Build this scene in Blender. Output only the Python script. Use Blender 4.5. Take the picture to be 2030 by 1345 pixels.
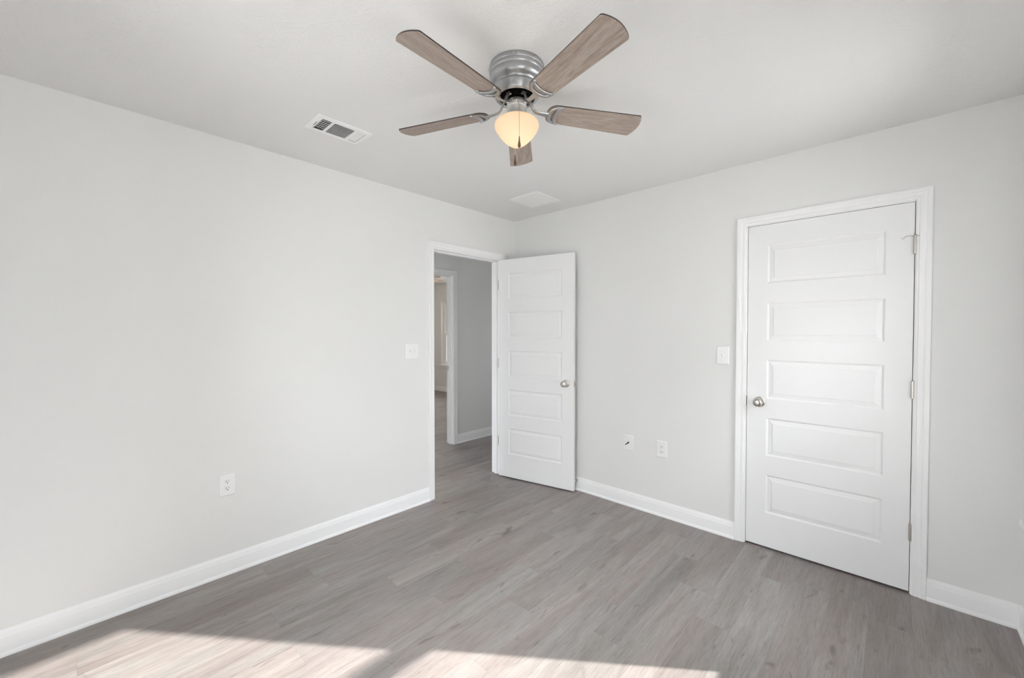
import bpy, math, random
from mathutils import Vector, Matrix

C = bpy.context.scene.collection
for o in list(bpy.data.objects):
    bpy.data.objects.remove(o)
PI = math.pi
random.seed(7)

# ------------------------------------------------------------------ camera
W, D, H = 3.194, 3.44, 2.4546          # room width (x), depth (-y), height
YAW, PITCH = 0.75298, -0.0183
CAM = Vector((2.743, -2.9632, 1.3744))
fw = Vector((-math.sin(YAW) * math.cos(PITCH), math.cos(YAW) * math.cos(PITCH), math.sin(PITCH)))
rt = Vector((math.cos(YAW), math.sin(YAW), 0))
up = rt.cross(fw)
cd = bpy.data.cameras.new('camera')
cd.sensor_width = 36.0
cd.lens = 808.1 * 36.0 / 2030.0
cd.clip_start = 0.02
cam = bpy.data.objects.new('camera', cd)
C.objects.link(cam)
cam.matrix_world = Matrix(((rt.x, up.x, -fw.x, CAM.x), (rt.y, up.y, -fw.y, CAM.y), (rt.z, up.z, -fw.z, CAM.z), (0, 0, 0, 1)))
bpy.context.scene.camera = cam

# ------------------------------------------------------------------ world, sun, exposure
sc = bpy.context.scene
sc.view_settings.view_transform = 'Standard'
sc.view_settings.look = 'None'
sc.view_settings.gamma = 1.0
sc.view_settings.use_curve_mapping = False
sc.view_settings.exposure = 0.04
SKY = 13.8
SUN = 18.0
world = bpy.data.worlds.new('world')
sc.world = world
world.use_nodes = True
bg = world.node_tree.nodes['Background']
bg.inputs['Color'].default_value = (0.937, 0.948, 1.0, 1)
_nt = world.node_tree                    # overcast-like sky: three times brighter overhead than at the horizon
_tc = _nt.nodes.new('ShaderNodeTexCoord')
_sx = _nt.nodes.new('ShaderNodeSeparateXYZ')
_mr = _nt.nodes.new('ShaderNodeMapRange')
_nt.links.new(_tc.outputs['Generated'], _sx.inputs[0])
_nt.links.new(_sx.outputs['Z'], _mr.inputs[0])
_mr.inputs[3].default_value = SKY * 0.68
_mr.inputs[4].default_value = SKY * 1.5
_nt.links.new(_mr.outputs[0], bg.inputs['Strength'])
sun_dir = Vector((-1.0, -0.773, -0.633)).normalized()
sd = bpy.data.lights.new('sun', 'SUN')
sd.energy = SUN
sd.color = (1.0, 0.95, 0.90)
sd.angle = math.radians(0.6)
sun = bpy.data.objects.new('sun', sd)
C.objects.link(sun)
sun.location = (8, 6, 6)
sun.rotation_euler = (-sun_dir).to_track_quat('Z', 'Y').to_euler()


def portal(name, loc, direction, sx, sy):
    l = bpy.data.lights.new(name, 'AREA')
    l.shape = 'RECTANGLE'
    l.size, l.size_y = sx, sy
    l.cycles.is_portal = True
    o = bpy.data.objects.new(name, l)
    C.objects.link(o)
    o.location = loc
    o.rotation_euler = Vector(direction).to_track_quat('-Z', 'Y').to_euler()
    return o


WIN1 = (-1.20, -0.30, 0.556, 2.08)      # window in right wall: y0, y1, z0, z1
ADD_WIN2 = (1.05, 1.95, 0.556, 2.08)        # added unseen window behind the camera, brightens the room: x0, x1
ADD_WIN1B = (-2.90, -2.00, 0.556, 2.08)     # added twin further along the right wall, out of view, for more light
ADD_WIN4 = (-1.08, -0.18, 0.10, 2.08)       # added glazed end, unseen, to brighten the hall: x0, x1
ADD_WIN7 = (-0.86, -0.42, 0.80, 1.90)        # added small window, unseen, lights the hall from its other end
ADD_WIN5 = (-0.2, 0.7, 0.60, 2.08)          # added unseen side window, lifts the light in the far bedroom: y0, y1
WIN3 = (-4.88, -3.98, 0.60, 2.08)       # window of the far bedroom: x0, x1
FARY = 2.78
portal('window_light', (W + 0.16, (WIN1[0] + WIN1[1]) / 2, 1.318), (-1, 0, 0), 0.9, 1.53)
portal('window_light', (W + 0.16, (ADD_WIN1B[0] + ADD_WIN1B[1]) / 2, 1.318), (-1, 0, 0), 0.9, 1.53)
portal('window_light', ((ADD_WIN4[0] + ADD_WIN4[1]) / 2, -D - 0.16, 1.165), (0, 1, 0), 0.9, 2.0)
portal('window_light', ((ADD_WIN7[0] + ADD_WIN7[1]) / 2, 2.16, 1.35), (0, -1, 0), 0.46, 1.1)
portal('window_light', (-5.76, (ADD_WIN5[0] + ADD_WIN5[1]) / 2, 1.34), (1, 0, 0), 1.1, 1.5)
portal('window_light', ((ADD_WIN2[0] + ADD_WIN2[1]) / 2, -D - 0.16, 1.318), (0, 1, 0), 0.9, 1.53)
portal('window_light', ((WIN3[0] + WIN3[1]) / 2, FARY + 0.16, 1.34), (0, -1, 0), 0.9, 1.5)


# ------------------------------------------------------------------ mesh helpers
class MB:
    def __init__(s):
        s.v, s.f, s.m = [], [], []
        s.mi = 0

    def add(s, vs, fs):
        n = len(s.v)
        s.v += [tuple(v) for v in vs]
        s.f += [tuple(i + n for i in f) for f in fs]
        s.m += [s.mi] * len(fs)
        return s

    def box(s, x0, x1, y0, y1, z0, z1):
        v = [(x, y, z) for z in (z0, z1) for y in (y0, y1) for x in (x0, x1)]
        return s.add(v, [(0, 2, 3, 1), (4, 5, 7, 6), (0, 1, 5, 4), (2, 6, 7, 3), (0, 4, 6, 2), (1, 3, 7, 5)])

    def lathe(s, prof, n=48, M=None, cap=True):
        M = M or Matrix()
        vs = []
        for r, z in prof:
            for i in range(n):
                a = 2 * PI * i / n
                vs.append(M @ Vector((r * math.cos(a), r * math.sin(a), z)))
        fs = []
        for k in range(len(prof) - 1):
            for i in range(n):
                j = (i + 1) % n
                fs.append((k * n + i, k * n + j, (k + 1) * n + j, (k + 1) * n + i))
        if cap:
            fs.append(tuple(range(n))[::-1])
            fs.append(tuple((len(prof) - 1) * n + i for i in range(n)))
        return s.add(vs, fs)

    def tube(s, pts, rad, n=10, flat=None):
        """tube along points; rad number or list; flat=(wscale, hscale) in frame"""
        pts = [Vector(p) for p in pts]
        if not isinstance(rad, (list, tuple)):
            rad = [rad] * len(pts)
        vs = []
        ref = None
        for k, p in enumerate(pts):
            t = (pts[min(k + 1, len(pts) - 1)] - pts[max(k - 1, 0)]).normalized()
            if ref is None:
                ref = Vector((0, 0, 1)) if abs(t.z) < 0.9 else Vector((1, 0, 0))
            a = t.cross(ref).normalized()
            b = a.cross(t).normalized()
            ref = b
            fa, fb = flat or (1, 1)
            for i in range(n):
                q = 2 * PI * i / n
                vs.append(p + a * math.cos(q) * rad[k] * fa + b * math.sin(q) * rad[k] * fb)
        fs = []
        for k in range(len(pts) - 1):
            for i in range(n):
                j = (i + 1) % n
                fs.append((k * n + i, k * n + j, (k + 1) * n + j, (k + 1) * n + i))
        fs.append(tuple(range(n))[::-1])
        fs.append(tuple((len(pts) - 1) * n + i for i in range(n)))
        return s.add(vs, fs)

    def extrude(s, prof, A, B, fn):
        """closed profile (u,w) extruded between A and B; fn(a,u,w)->xyz"""
        n = len(prof)
        vs = [fn(A, u, w) for u, w in prof] + [fn(B, u, w) for u, w in prof]
        fs = [(i, (i + 1) % n, n + (i + 1) % n, n + i) for i in range(n)]
        fs += [tuple(range(n))[::-1], tuple(range(n, 2 * n))]
        return s.add(vs, fs)

    def build(s, name, mats, parent=None, smooth=None, bevel=None):
        me = bpy.data.meshes.new(name)
        me.from_pydata(s.v, [], s.f)
        if not isinstance(mats, (list, tuple)):
            mats = [mats]
        for m in mats:
            me.materials.append(m)
        for p, i in zip(me.polygons, s.m):
            p.material_index = i
        me.validate()
        import bmesh
        bm = bmesh.new()
        bm.from_mesh(me)
        bmesh.ops.recalc_face_normals(bm, faces=bm.faces)
        bm.to_mesh(me)
        bm.free()
        if smooth is not None:
            me.shade_smooth()
            me.set_sharp_from_angle(angle=math.radians(smooth))
        o = bpy.data.objects.new(name, me)
        C.objects.link(o)
        if parent:
            o.parent = parent
        if bevel:
            b = o.modifiers.new('bevel', 'BEVEL')
            b.width = bevel
            b.segments = 2
            b.limit_method = 'ANGLE'
            b.angle_limit = math.radians(40)
        return o


def empty(name, loc, rz=0, parent=None):
    o = bpy.data.objects.new(name, None)
    o.empty_display_size = 0.05
    C.objects.link(o)
    o.location = loc
    o.rotation_euler = (0, 0, rz)
    if parent:
        o.parent = parent
    return o


def tag(o, label, cat, group=None):
    o['label'] = label
    o['category'] = cat
    if group:
        o['group'] = group
    return o


def struct(o, label=None):
    o['kind'] = 'structure'
    if label:
        o['label'] = label
    return o


# ------------------------------------------------------------------ materials
def mat(name, color, rough=0.5, metal=0.0, spec=0.5):
    m = bpy.data.materials.new(name)
    m.use_nodes = True
    b = m.node_tree.nodes['Principled BSDF']
    b.inputs['Base Color'].default_value = (*color, 1)
    b.inputs['Roughness'].default_value = rough
    b.inputs['Metallic'].default_value = metal
    b.inputs['Specular IOR Level'].default_value = spec
    return m


def bump(m, scale, strength, dist=0.001, detail=3, tint=0.0, kind='NOISE'):
    nt = m.node_tree
    b = nt.nodes['Principled BSDF']
    tc = nt.nodes.new('ShaderNodeTexCoord')
    n = nt.nodes.new('ShaderNodeTexNoise')
    n.inputs['Scale'].default_value = scale
    n.inputs['Detail'].default_value = detail
    n.inputs['Roughness'].default_value = 0.55
    nt.links.new(tc.outputs['Object'], n.inputs['Vector'])
    bp = nt.nodes.new('ShaderNodeBump')
    bp.inputs['Strength'].default_value = strength
    bp.inputs['Distance'].default_value = dist
    src = n.outputs['Fac']
    if kind == 'KNOCK':
        r = nt.nodes.new('ShaderNodeValToRGB')
        r.color_ramp.elements[0].position = 0.42
        r.color_ramp.elements[1].position = 0.58
        nt.links.new(src, r.inputs['Fac'])
        src = r.outputs['Color']
    nt.links.new(src, bp.inputs['Height'])
    nt.links.new(bp.outputs['Normal'], b.inputs['Normal'])
    if tint:
        n2 = nt.nodes.new('ShaderNodeTexNoise')
        n2.inputs['Scale'].default_value = 1.3
        n2.inputs['Detail'].default_value = 2
        nt.links.new(tc.outputs['Object'], n2.inputs['Vector'])
        c = b.inputs['Base Color'].default_value[:]
        mx = nt.nodes.new('ShaderNodeMix')
        mx.data_type = 'RGBA'
        mx.inputs[6].default_value = tuple(v * (1 - tint) for v in c[:3]) + (1,)
        mx.inputs[7].default_value = tuple(min(1, v * (1 + tint)) for v in c[:3]) + (1,)
        nt.links.new(n2.outputs['Fac'], mx.inputs[0])
        nt.links.new(mx.outputs[2], b.inputs['Base Color'])
    return m


M_WALL = bump(mat('wall_paint', (0.785, 0.785, 0.778), 0.8, spec=0.12), 260, 0.10, 0.0006, tint=0.008)
M_CEIL = bump(mat('ceiling_paint', (0.785, 0.78, 0.773), 0.9, spec=0.15), 75, 0.35, 0.0015, detail=4, tint=0.008, kind='KNOCK')
M_TRIM = bump(mat('trim_paint', (0.88, 0.882, 0.89), 0.4, spec=0.4), 30, 0.03, 0.0004)
M_DOOR = bump(mat('door_paint', (0.835, 0.837, 0.846), 0.5, spec=0.12), 420, 0.05, 0.0003)
M_PLATE = bump(mat('plate_plastic', (0.86, 0.86, 0.86), 0.3), 40, 0.02, 0.0002)
M_NICKEL = bump(mat('satin_nickel', (0.62, 0.59, 0.56), 0.28, 1.0), 300, 0.05, 0.0002)
M_STEEL = bump(mat('brushed_steel', (0.45, 0.455, 0.465), 0.38, 0.95), 220, 0.06, 0.0002)
M_GALV = bump(mat('bright_steel', (0.74, 0.735, 0.72), 0.38, 0.9), 120, 0.25, 0.0006, tint=0.04)
M_BLACK = bump(mat('black_metal', (0.004, 0.004, 0.004), 0.7, spec=0.05), 100, 0.1)
M_DARK = bump(mat('dark_slot', (0.03, 0.03, 0.03), 0.8), 50, 0.05)
M_DUCT = bump(mat('duct_shade', (0.05, 0.052, 0.052), 0.7, spec=0.2), 50, 0.05)
M_VENT = bump(mat('vent_enamel', (0.86, 0.86, 0.85), 0.45), 60, 0.03, 0.0002)
M_VINYL = bump(mat('window_vinyl', (0.86, 0.86, 0.86), 0.35), 60, 0.02, 0.0002)
M_RUBBER = bump(mat('rubber', (0.75, 0.74, 0.72), 0.6), 60, 0.05)
M_GROUND = bump(mat('bounce_ground', (0.50, 0.49, 0.475), 0.9), 8, 0.6, 0.02, tint=0.06)  # unseen ground, made pale to bounce daylight up to the ceiling
M_BLOCKER = bump(mat('sky_blocker', (0.55, 0.54, 0.50), 0.8), 8, 0.1, 0.01)
M_PEND = mat('wood_pendant', (0.10, 0.045, 0.02), 0.25)
bump(M_PEND, 80, 0.05)
M_CHAIN = bump(mat('brass_chain', (0.55, 0.42, 0.30), 0.35, 1.0), 200, 0.05)
M_EDGE = bump(mat('blade_edge', (0.035, 0.028, 0.025), 0.5), 60, 0.05)


def glass_mat():
    m = bpy.data.materials.new('window_glass')
    m.use_nodes = True
    nt = m.node_tree
    nt.nodes.clear()
    out = nt.nodes.new('ShaderNodeOutputMaterial')
    mix = nt.nodes.new('ShaderNodeMixShader')
    tr = nt.nodes.new('ShaderNodeBsdfTransparent')
    tr.inputs['Color'].default_value = (0.97, 0.985, 0.98, 1)
    gl = nt.nodes.new('ShaderNodeBsdfGlossy')
    gl.inputs['Roughness'].default_value = 0.02
    fr = nt.nodes.new('ShaderNodeFresnel')
    fr.inputs['IOR'].default_value = 1.3
    nt.links.new(fr.outputs['Fac'], mix.inputs['Fac'])
    nt.links.new(tr.outputs[0], mix.inputs[1])
    nt.links.new(gl.outputs[0], mix.inputs[2])
    nt.links.new(mix.outputs[0], out.inputs['Surface'])
    return m


M_GLASS = glass_mat()


def globe_mat():
    m = bpy.data.materials.new('frosted_globe')
    m.use_nodes = True
    nt = m.node_tree
    nt.nodes.clear()
    out = nt.nodes.new('ShaderNodeOutputMaterial')
    add = nt.nodes.new('ShaderNodeAddShader')
    mix = nt.nodes.new('ShaderNodeMixShader')
    mix.inputs[0].default_value = 0.45
    df = nt.nodes.new('ShaderNodeBsdfDiffuse')
    df.inputs['Color'].default_value = (0.64, 0.53, 0.41, 1)
    tl = nt.nodes.new('ShaderNodeBsdfTranslucent')
    tl.inputs['Color'].default_value = (0.95, 0.80, 0.64, 1)
    em = nt.nodes.new('ShaderNodeEmission')
    em.inputs['Color'].default_value = (1.0, 0.79, 0.50, 1)
    em.inputs['Strength'].default_value = 0.12
    nt.links.new(df.outputs[0], mix.inputs[1])
    nt.links.new(tl.outputs[0], mix.inputs[2])
    nt.links.new(mix.outputs[0], add.inputs[0])
    nt.links.new(em.outputs[0], add.inputs[1])
    nt.links.new(add.outputs[0], out.inputs['Surface'])
    return m


M_GLOBE = globe_mat()


def ramp(nt, src, stops):
    r = nt.nodes.new('ShaderNodeValToRGB')
    el = r.color_ramp.elements
    while len(el) < len(stops):
        el.new(0.5)
    for e, (p, c) in zip(el, stops):
        e.position = p
        e.color = (*c, 1)
    nt.links.new(src, r.inputs['Fac'])
    return r.outputs['Color']


def mapping(nt, src, scale=(1, 1, 1)):
    mp = nt.nodes.new('ShaderNodeMapping')
    mp.inputs['Scale'].default_value = scale
    nt.links.new(src, mp.inputs['Vector'])
    return mp.outputs['Vector']


def noise(nt, vec, scale, detail=4, rough=0.55, dist=0.0):
    n = nt.nodes.new('ShaderNodeTexNoise')
    n.inputs['Scale'].default_value = scale
    n.inputs['Detail'].default_value = detail
    n.inputs['Roughness'].default_value = rough
    n.inputs['Distortion'].default_value = dist
    nt.links.new(vec, n.inputs['Vector'])
    return n.outputs['Fac']


def mixc(nt, fac, a, b, mode='MIX'):
    m = nt.nodes.new('ShaderNodeMix')
    m.data_type = 'RGBA'
    m.blend_type = mode
    for s, v in ((0, fac), (6, a), (7, b)):
        if isinstance(v, (int, float)):
            m.inputs[s].default_value = v
        elif isinstance(v, tuple):
            m.inputs[s].default_value = (*v, 1)
        else:
            nt.links.new(v, m.inputs[s])
    return m.outputs[2]


def math_n(nt, op, a, b=None):
    m = nt.nodes.new('ShaderNodeMath')
    m.operation = op
    for s, v in ((0, a), (1, b)):
        if v is None:
            continue
        if isinstance(v, (int, float)):
            m.inputs[s].default_value = v
        else:
            nt.links.new(v, m.inputs[s])
    return m.outputs[0]


def floor_mat():
    m = mat('vinyl_plank', (0.3, 0.28, 0.27), 0.42, spec=0.45)
    nt = m.node_tree
    b = nt.nodes['Principled BSDF']
    tc = nt.nodes.new('ShaderNodeTexCoord')
    at = nt.nodes.new('ShaderNodeAttribute')
    at.attribute_name = 'plank'
    off = nt.nodes.new('ShaderNodeVectorMath')
    off.operation = 'MULTIPLY_ADD'
    nt.links.new(at.outputs['Vector'], off.inputs[0])
    off.inputs[1].default_value = (37.0, 53.0, 91.0)
    nt.links.new(tc.outputs['Object'], off.inputs[2])
    v = off.outputs[0]
    sep = nt.nodes.new('ShaderNodeSeparateXYZ')
    nt.links.new(at.outputs['Vector'], sep.inputs[0])
    # broad streaks along the plank
    broad = noise(nt, mapping(nt, v, (11.0, 1.1, 1)), 1.0, 4, 0.55, 0.8)
    fine = noise(nt, mapping(nt, v, (170.0, 12.0, 1)), 1.0, 5, 0.7, 0.8)
    mid = noise(nt, mapping(nt, v, (45.0, 2.6, 1)), 1.0, 5, 0.65, 1.6)
    hue = noise(nt, mapping(nt, v, (5.0, 0.9, 1)), 1.0, 2, 0.5)
    knot = noise(nt, mapping(nt, v, (13.0, 4.5, 1)), 1.0, 2, 0.4, 1.0)
    base = ramp(nt, broad, [(0.25, (0.205, 0.179, 0.172)), (0.5, (0.270, 0.242, 0.235)), (0.75, (0.322, 0.300, 0.291))])
    warm = mixc(nt, ramp(nt, hue, [(0.38, (0, 0, 0)), (0.62, (1, 1, 1))]), base, (1.0, 0.975, 0.965), 'MULTIPLY')
    hue2 = mixc(nt, ramp(nt, hue, [(0.35, (1, 1, 1)), (0.55, (0, 0, 0))]), warm, (0.955, 0.992, 0.985), 'MULTIPLY')
    g1 = mixc(nt, 1.0, hue2, ramp(nt, fine, [(0.28, (0.74, 0.73, 0.72)), (0.5, (1, 1, 1)), (0.75, (1.15, 1.15, 1.15))]), 'MULTIPLY')
    g2 = mixc(nt, 1.0, g1, ramp(nt, mid, [(0.25, (0.76, 0.74, 0.73)), (0.45, (1, 1, 1)), (0.8, (1.07, 1.07, 1.07))]), 'MULTIPLY')
    g3 = mixc(nt, 1.0, g2, ramp(nt, knot, [(0.22, (0.55, 0.52, 0.5)), (0.33, (1, 1, 1)), (1, (1, 1, 1))]), 'MULTIPLY')
    tone = ramp(nt, sep.outputs['X'], [(0.0, (0.91, 0.90, 0.895)), (0.5, (1, 1, 1)), (1.0, (1.08, 1.08, 1.07))])
    g4 = mixc(nt, 1.0, g3, tone, 'MULTIPLY')
    # joints, from the plank UVs (u across 0..1, v along 0..1 in metres from the ends)
    uv = nt.nodes.new('ShaderNodeUVMap')
    uv.uv_map = 'joint'
    su = nt.nodes.new('ShaderNodeSeparateXYZ')
    nt.links.new(uv.outputs[0], su.inputs[0])
    PW, PL = 0.1524, 0.914

    def edge(c, size):
        d = math_n(nt, 'SUBTRACT', 0.5, math_n(nt, 'ABSOLUTE', math_n(nt, 'SUBTRACT', c, 0.5)))
        return math_n(nt, 'MULTIPLY', d, size)
    dmin = math_n(nt, 'MINIMUM', edge(su.outputs['X'], PW), edge(su.outputs['Y'], PL))
    jm = ramp(nt, math_n(nt, 'MULTIPLY', dmin, 500.0), [(0.0, (0.80, 0.79, 0.78)), (0.5, (1, 1, 1))])
    g5 = mixc(nt, 1.0, g4, jm, 'MULTIPLY')
    nt.links.new(g5, b.inputs['Base Color'])
    rr = nt.nodes.new('ShaderNodeMapRange')
    nt.links.new(fine, rr.inputs[0])
    rr.inputs[3].default_value = 0.34
    rr.inputs[4].default_value = 0.52
    nt.links.new(rr.outputs[0], b.inputs['Roughness'])
    bp = nt.nodes.new('ShaderNodeBump')
    bp.inputs['Strength'].default_value = 0.25
    bp.inputs['Distance'].default_value = 0.0006
    nt.links.new(fine, bp.inputs['Height'])
    nt.links.new(bp.outputs['Normal'], b.inputs['Normal'])
    return m


M_FLOOR = floor_mat()


def blade_mat():
    m = mat('grey_oak_blade', (0.3, 0.25, 0.22), 0.5, spec=0.35)
    nt = m.node_tree
    b = nt.nodes['Principled BSDF']
    tc = nt.nodes.new('ShaderNodeTexCoord')
    oi = nt.nodes.new('ShaderNodeObjectInfo')
    off = nt.nodes.new('ShaderNodeVectorMath')
    off.operation = 'MULTIPLY_ADD'
    cb = nt.nodes.new('ShaderNodeCombineXYZ')
    nt.links.new(oi.outputs['Random'], cb.inputs[0])
    nt.links.new(oi.outputs['Random'], cb.inputs[1])
    nt.links.new(cb.outputs[0], off.inputs[0])
    off.inputs[1].default_value = (13.0, 29.0, 0)
    nt.links.new(tc.outputs['Object'], off.inputs[2])
    v = off.outputs[0]
    n1 = noise(nt, mapping(nt, v, (3.2, 42.0, 1)), 1.0, 5, 0.65, 1.8)
    n2 = noise(nt, mapping(nt, v, (22.0, 330.0, 1)), 1.0, 4, 0.7, 0.3)
    c1 = ramp(nt, n1, [(0.3, (0.235, 0.18, 0.15)), (0.5, (0.315, 0.252, 0.215)), (0.7, (0.385, 0.325, 0.285))])
    c2 = mixc(nt, 1.0, c1, ramp(nt, n2, [(0.3, (0.66, 0.64, 0.62)), (0.5, (1, 1, 1)), (0.75, (1.16, 1.15, 1.14))]), 'MULTIPLY')
    nt.links.new(c2, b.inputs['Base Color'])
    bp = nt.nodes.new('ShaderNodeBump')
    bp.inputs['Strength'].default_value = 0.15
    bp.inputs['Distance'].default_value = 0.0004
    nt.links.new(n2, bp.inputs['Height'])
    nt.links.new(bp.outputs['Normal'], b.inputs['Normal'])
    return m


M_BLADE = blade_mat()

# ------------------------------------------------------------------ room shell
HX = -1.155          # hall far wall face
WT = 0.115           # interior wall thickness
DX0, DW = 2.0527, 0.762      # closet door slab
HJ = -0.1982                 # hinge-side jamb face of the bedroom door (in the left wall)
OPW = 0.768                  # door opening width
DH = 2.044                   # slab top
JH = 2.047                   # head jamb underside
G = 0.003
OY1 = 0.145                  # far-room doorway jamb face (in hall wall)
OY0 = OY1 - OPW
FX0 = -5.6                   # far room left wall
JT = 0.018                   # jamb thickness


def wall_x(name, x0, x1, y0, y1, holes, label):
    """wall whose faces are x=const; holes (a0,a1,z0,z1)"""
    mb = MB()
    cuts = sorted(holes)
    cur = y0
    for a0, a1, z0, z1 in cuts:
        mb.box(x0, x1, cur, a0, 0, H)
        if z0 > 0:
            mb.box(x0, x1, a0, a1, 0, z0)
        mb.box(x0, x1, a0, a1, z1, H)
        cur = a1
    mb.box(x0, x1, cur, y1, 0, H)
    return struct(mb.build(name, M_WALL), label)


def wall_y(name, y0, y1, x0, x1, holes, label):
    mb = MB()
    cur = x0
    for a0, a1, z0, z1 in sorted(holes):
        mb.box(cur, a0, y0, y1, 0, H)
        if z0 > 0:
            mb.box(a0, a1, y0, y1, 0, z0)
        mb.box(a0, a1, y0, y1, z1, H)
        cur = a1
    mb.box(cur, x1, y0, y1, 0, H)
    return struct(mb.build(name, M_WALL), label)


wall_x('wall_left', -WT, 0, -D, 3.0, [(HJ - OPW - JT, HJ + JT, 0, JH + JT)], 'light grey left wall with doorway into the hall')
wall_y('wall_back', 0, WT, 0, W, [(DX0 - G - JT, DX0 + DW + G + JT, 0, JH + JT)], 'light grey wall that holds the closed white closet door')
wall_x('wall_right', W, W + 0.15, -D, 0.9, [WIN1, ADD_WIN1B], 'light grey right wall with the window')
wall_y('wall_front', -D - 0.15, -D, -1.3, W + 0.15, [ADD_WIN2, ADD_WIN4], 'light grey wall behind the camera')
wall_x('wall_hall', HX - WT, HX, -D, FARY + 0.15, [(OY0 - JT, OY1 + JT, 0, JH + JT)], 'far wall of the hall, seen through the open doorway')
wall_y('wall_closet', 0.80, 0.9, 0, W, [], 'back wall of the closet')
wall_y('wall_far', FARY, FARY + 0.15, FX0 - 0.15, HX - WT, [WIN3], 'wall with a window in the room beyond the hall')
wall_y('wall_hall_end', 2.0, 2.15, HX, -WT, [ADD_WIN7], 'end wall of the hall')
wall_x('wall_far_left', FX0 - 0.15, FX0, -1.9, FARY, [ADD_WIN5], 'left wall of the room beyond the hall')
wall_y('wall_far_front', -2.05, -1.9, FX0 - 0.15, HX - WT, [], 'near wall of the room beyond the hall')

cb_ = MB()
cb_.box(FX0 - 0.15, W + 0.15, -D - 0.15, 3.0, H, H + 0.12)
struct(cb_.build('ceiling', M_CEIL), 'textured off-white ceiling')


def build_floor():
    PW, PL, X0 = 0.1524, 0.914, 2.06
    joints = {0: -0.942, -2: -0.448, -3: -1.131, -4: -0.934, -6: -1.182, 1: -0.35, -1: -0.72, -5: -0.55, -7: -0.80, -8: -1.42, -9: -1.80}
    v, f, uvs, col = [], [], [], []
    xa, xb, ya, yb = FX0 - 0.1, W + 0.1, -D - 0.1, 2.9
    rng = random.Random(11)
    k0 = math.floor((xa - X0) / PW)
    k1 = math.ceil((xb - X0) / PW)
    for k in range(k0, k1):
        off = joints.get(k, rng.uniform(0, PL))
        j0 = math.floor((ya - off) / PL)
        j1 = math.ceil((yb - off) / PL)
        for j in range(j0, j1):
            x0, x1 = X0 + k * PW, X0 + (k + 1) * PW
            y0, y1 = off + j * PL, off + (j + 1) * PL
            n = len(v)
            v += [(x0, y0, 0), (x1, y0, 0), (x1, y1, 0), (x0, y1, 0)]
            f.append((n, n + 1, n + 2, n + 3))
            uvs += [(0, 0), (1, 0), (1, 1), (0, 1)]
            c = (rng.random(), rng.random(), rng.random(), 1)
            col += [c] * 4
    # slab below
    n = len(v)
    v += [(xa, ya, -0.02), (xb, ya, -0.02), (xb, yb, -0.02), (xa, yb, -0.02)]
    f.append((n, n + 3, n + 2, n + 1))
    uvs += [(0.5, 0.5)] * 4
    col += [(0.5, 0.5, 0.5, 1)] * 4
    me = bpy.data.meshes.new('floor')
    me.from_pydata(v, [], f)
    ul = me.uv_layers.new(name='joint')
    for i, u in enumerate(uvs):
        ul.data[i].uv = u
    ca = me.attributes.new('plank', 'FLOAT_COLOR', 'CORNER')
    for i, c in enumerate(col):
        ca.data[i].color = c
    me.materials.append(M_FLOOR)
    o = bpy.data.objects.new('floor', me)
    C.objects.link(o)
    return struct(o, 'grey wood-look plank floor')


build_floor()
gb = MB()
gb.box(-40, 40, -40, 40, -0.5, -0.35)
struct(gb.build('ground', M_GROUND), 'unseen ground outside the windows, pale to bounce light')

hs = MB()
hs.box(8.0, 14.0, -16.0, -1.4, -0.4, 4.2)  # added unseen house, placed to block low sky from the right windows
hs.add([(7.7, -16.3, 4.2), (14.3, -16.3, 4.2), (14.3, -1.1, 4.2), (7.7, -1.1, 4.2), (11.0, -16.3, 6.0), (11.0, -1.1, 6.0)],
       [(0, 1, 2, 3), (0, 4, 5, 3), (1, 2, 5, 4), (0, 1, 4), (3, 5, 2)])
nb = struct(hs.build('sky_blocker_house', M_BLOCKER), 'added house outside the right wall, out of view, blocks low sky light')

# ------------------------------------------------------------------ trim: baseboards
# profile (t = out of the wall, z)
BASE = [(0, 0), (0.021, 0), (0.0215, 0.006), (0.0195, 0.013), (0.015, 0.0175), (0.0125, 0.0185), (0.0125, 0.078), (0.0115, 0.083),
        (0.0095, 0.087), (0.0095, 0.093), (0.007, 0.101), (0.0035, 0.107), (0.003, 0.111), (0, 0.111)]


def base_run(mb, kind, wall, sgn, a, b, ma=0, mb_=0):
    """kind 'x': wall face x=wall, runs in y; sgn = direction out of the wall. ma/mb_ mitre: 1 = inside corner"""
    n = len(BASE)
    vs = []
    for e, c, mt in ((0, a, ma), (1, b, mb_)):
        for t, z in BASE:
            s = c + (t * mt if e == 0 else -t * mt)
            vs.append((wall + sgn * t, s, z) if kind == 'x' else (s, wall + sgn * t, z))
    fs = [(i, (i + 1) % n, n + (i + 1) % n, n + i) for i in range(n)]
    fs += [tuple(range(n))[::-1], tuple(range(n, 2 * n))]
    mb.add(vs, fs)


CW = 0.0565
CR = 0.005
cas_l0 = HJ - OPW - CR - CW
cas_l1 = HJ + CR + CW
cas_b0 = DX0 - G - CR - CW
cas_b1 = DX0 + DW + G + CR + CW
m_ = MB()
base_run(m_, 'x', 0, 1, -D, cas_l0, 1, 0)
base_run(m_, 'x', 0, 1, cas_l1, 0, 0, 1)
struct(m_.build('baseboard_left', M_TRIM, smooth=35), 'white baseboard along the left wall')
m_ = MB()
base_run(m_, 'y', 0, -1, 0, cas_b0, 1, 0)
base_run(m_, 'y', 0, -1, cas_b1, W, 0, 1)
struct(m_.build('baseboard_back', M_TRIM, smooth=35), 'white baseboard on both sides of the closet door')
m_ = MB()
base_run(m_, 'x', W, -1, -D, 0, 1, 1)
struct(m_.build('baseboard_right', M_TRIM, smooth=35), 'white baseboard along the right wall')
m_ = MB()
base_run(m_, 'y', -D, 1, 0, W, 1, 1)
struct(m_.build('baseboard_front', M_TRIM, smooth=35), 'white baseboard behind the camera')
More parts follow.
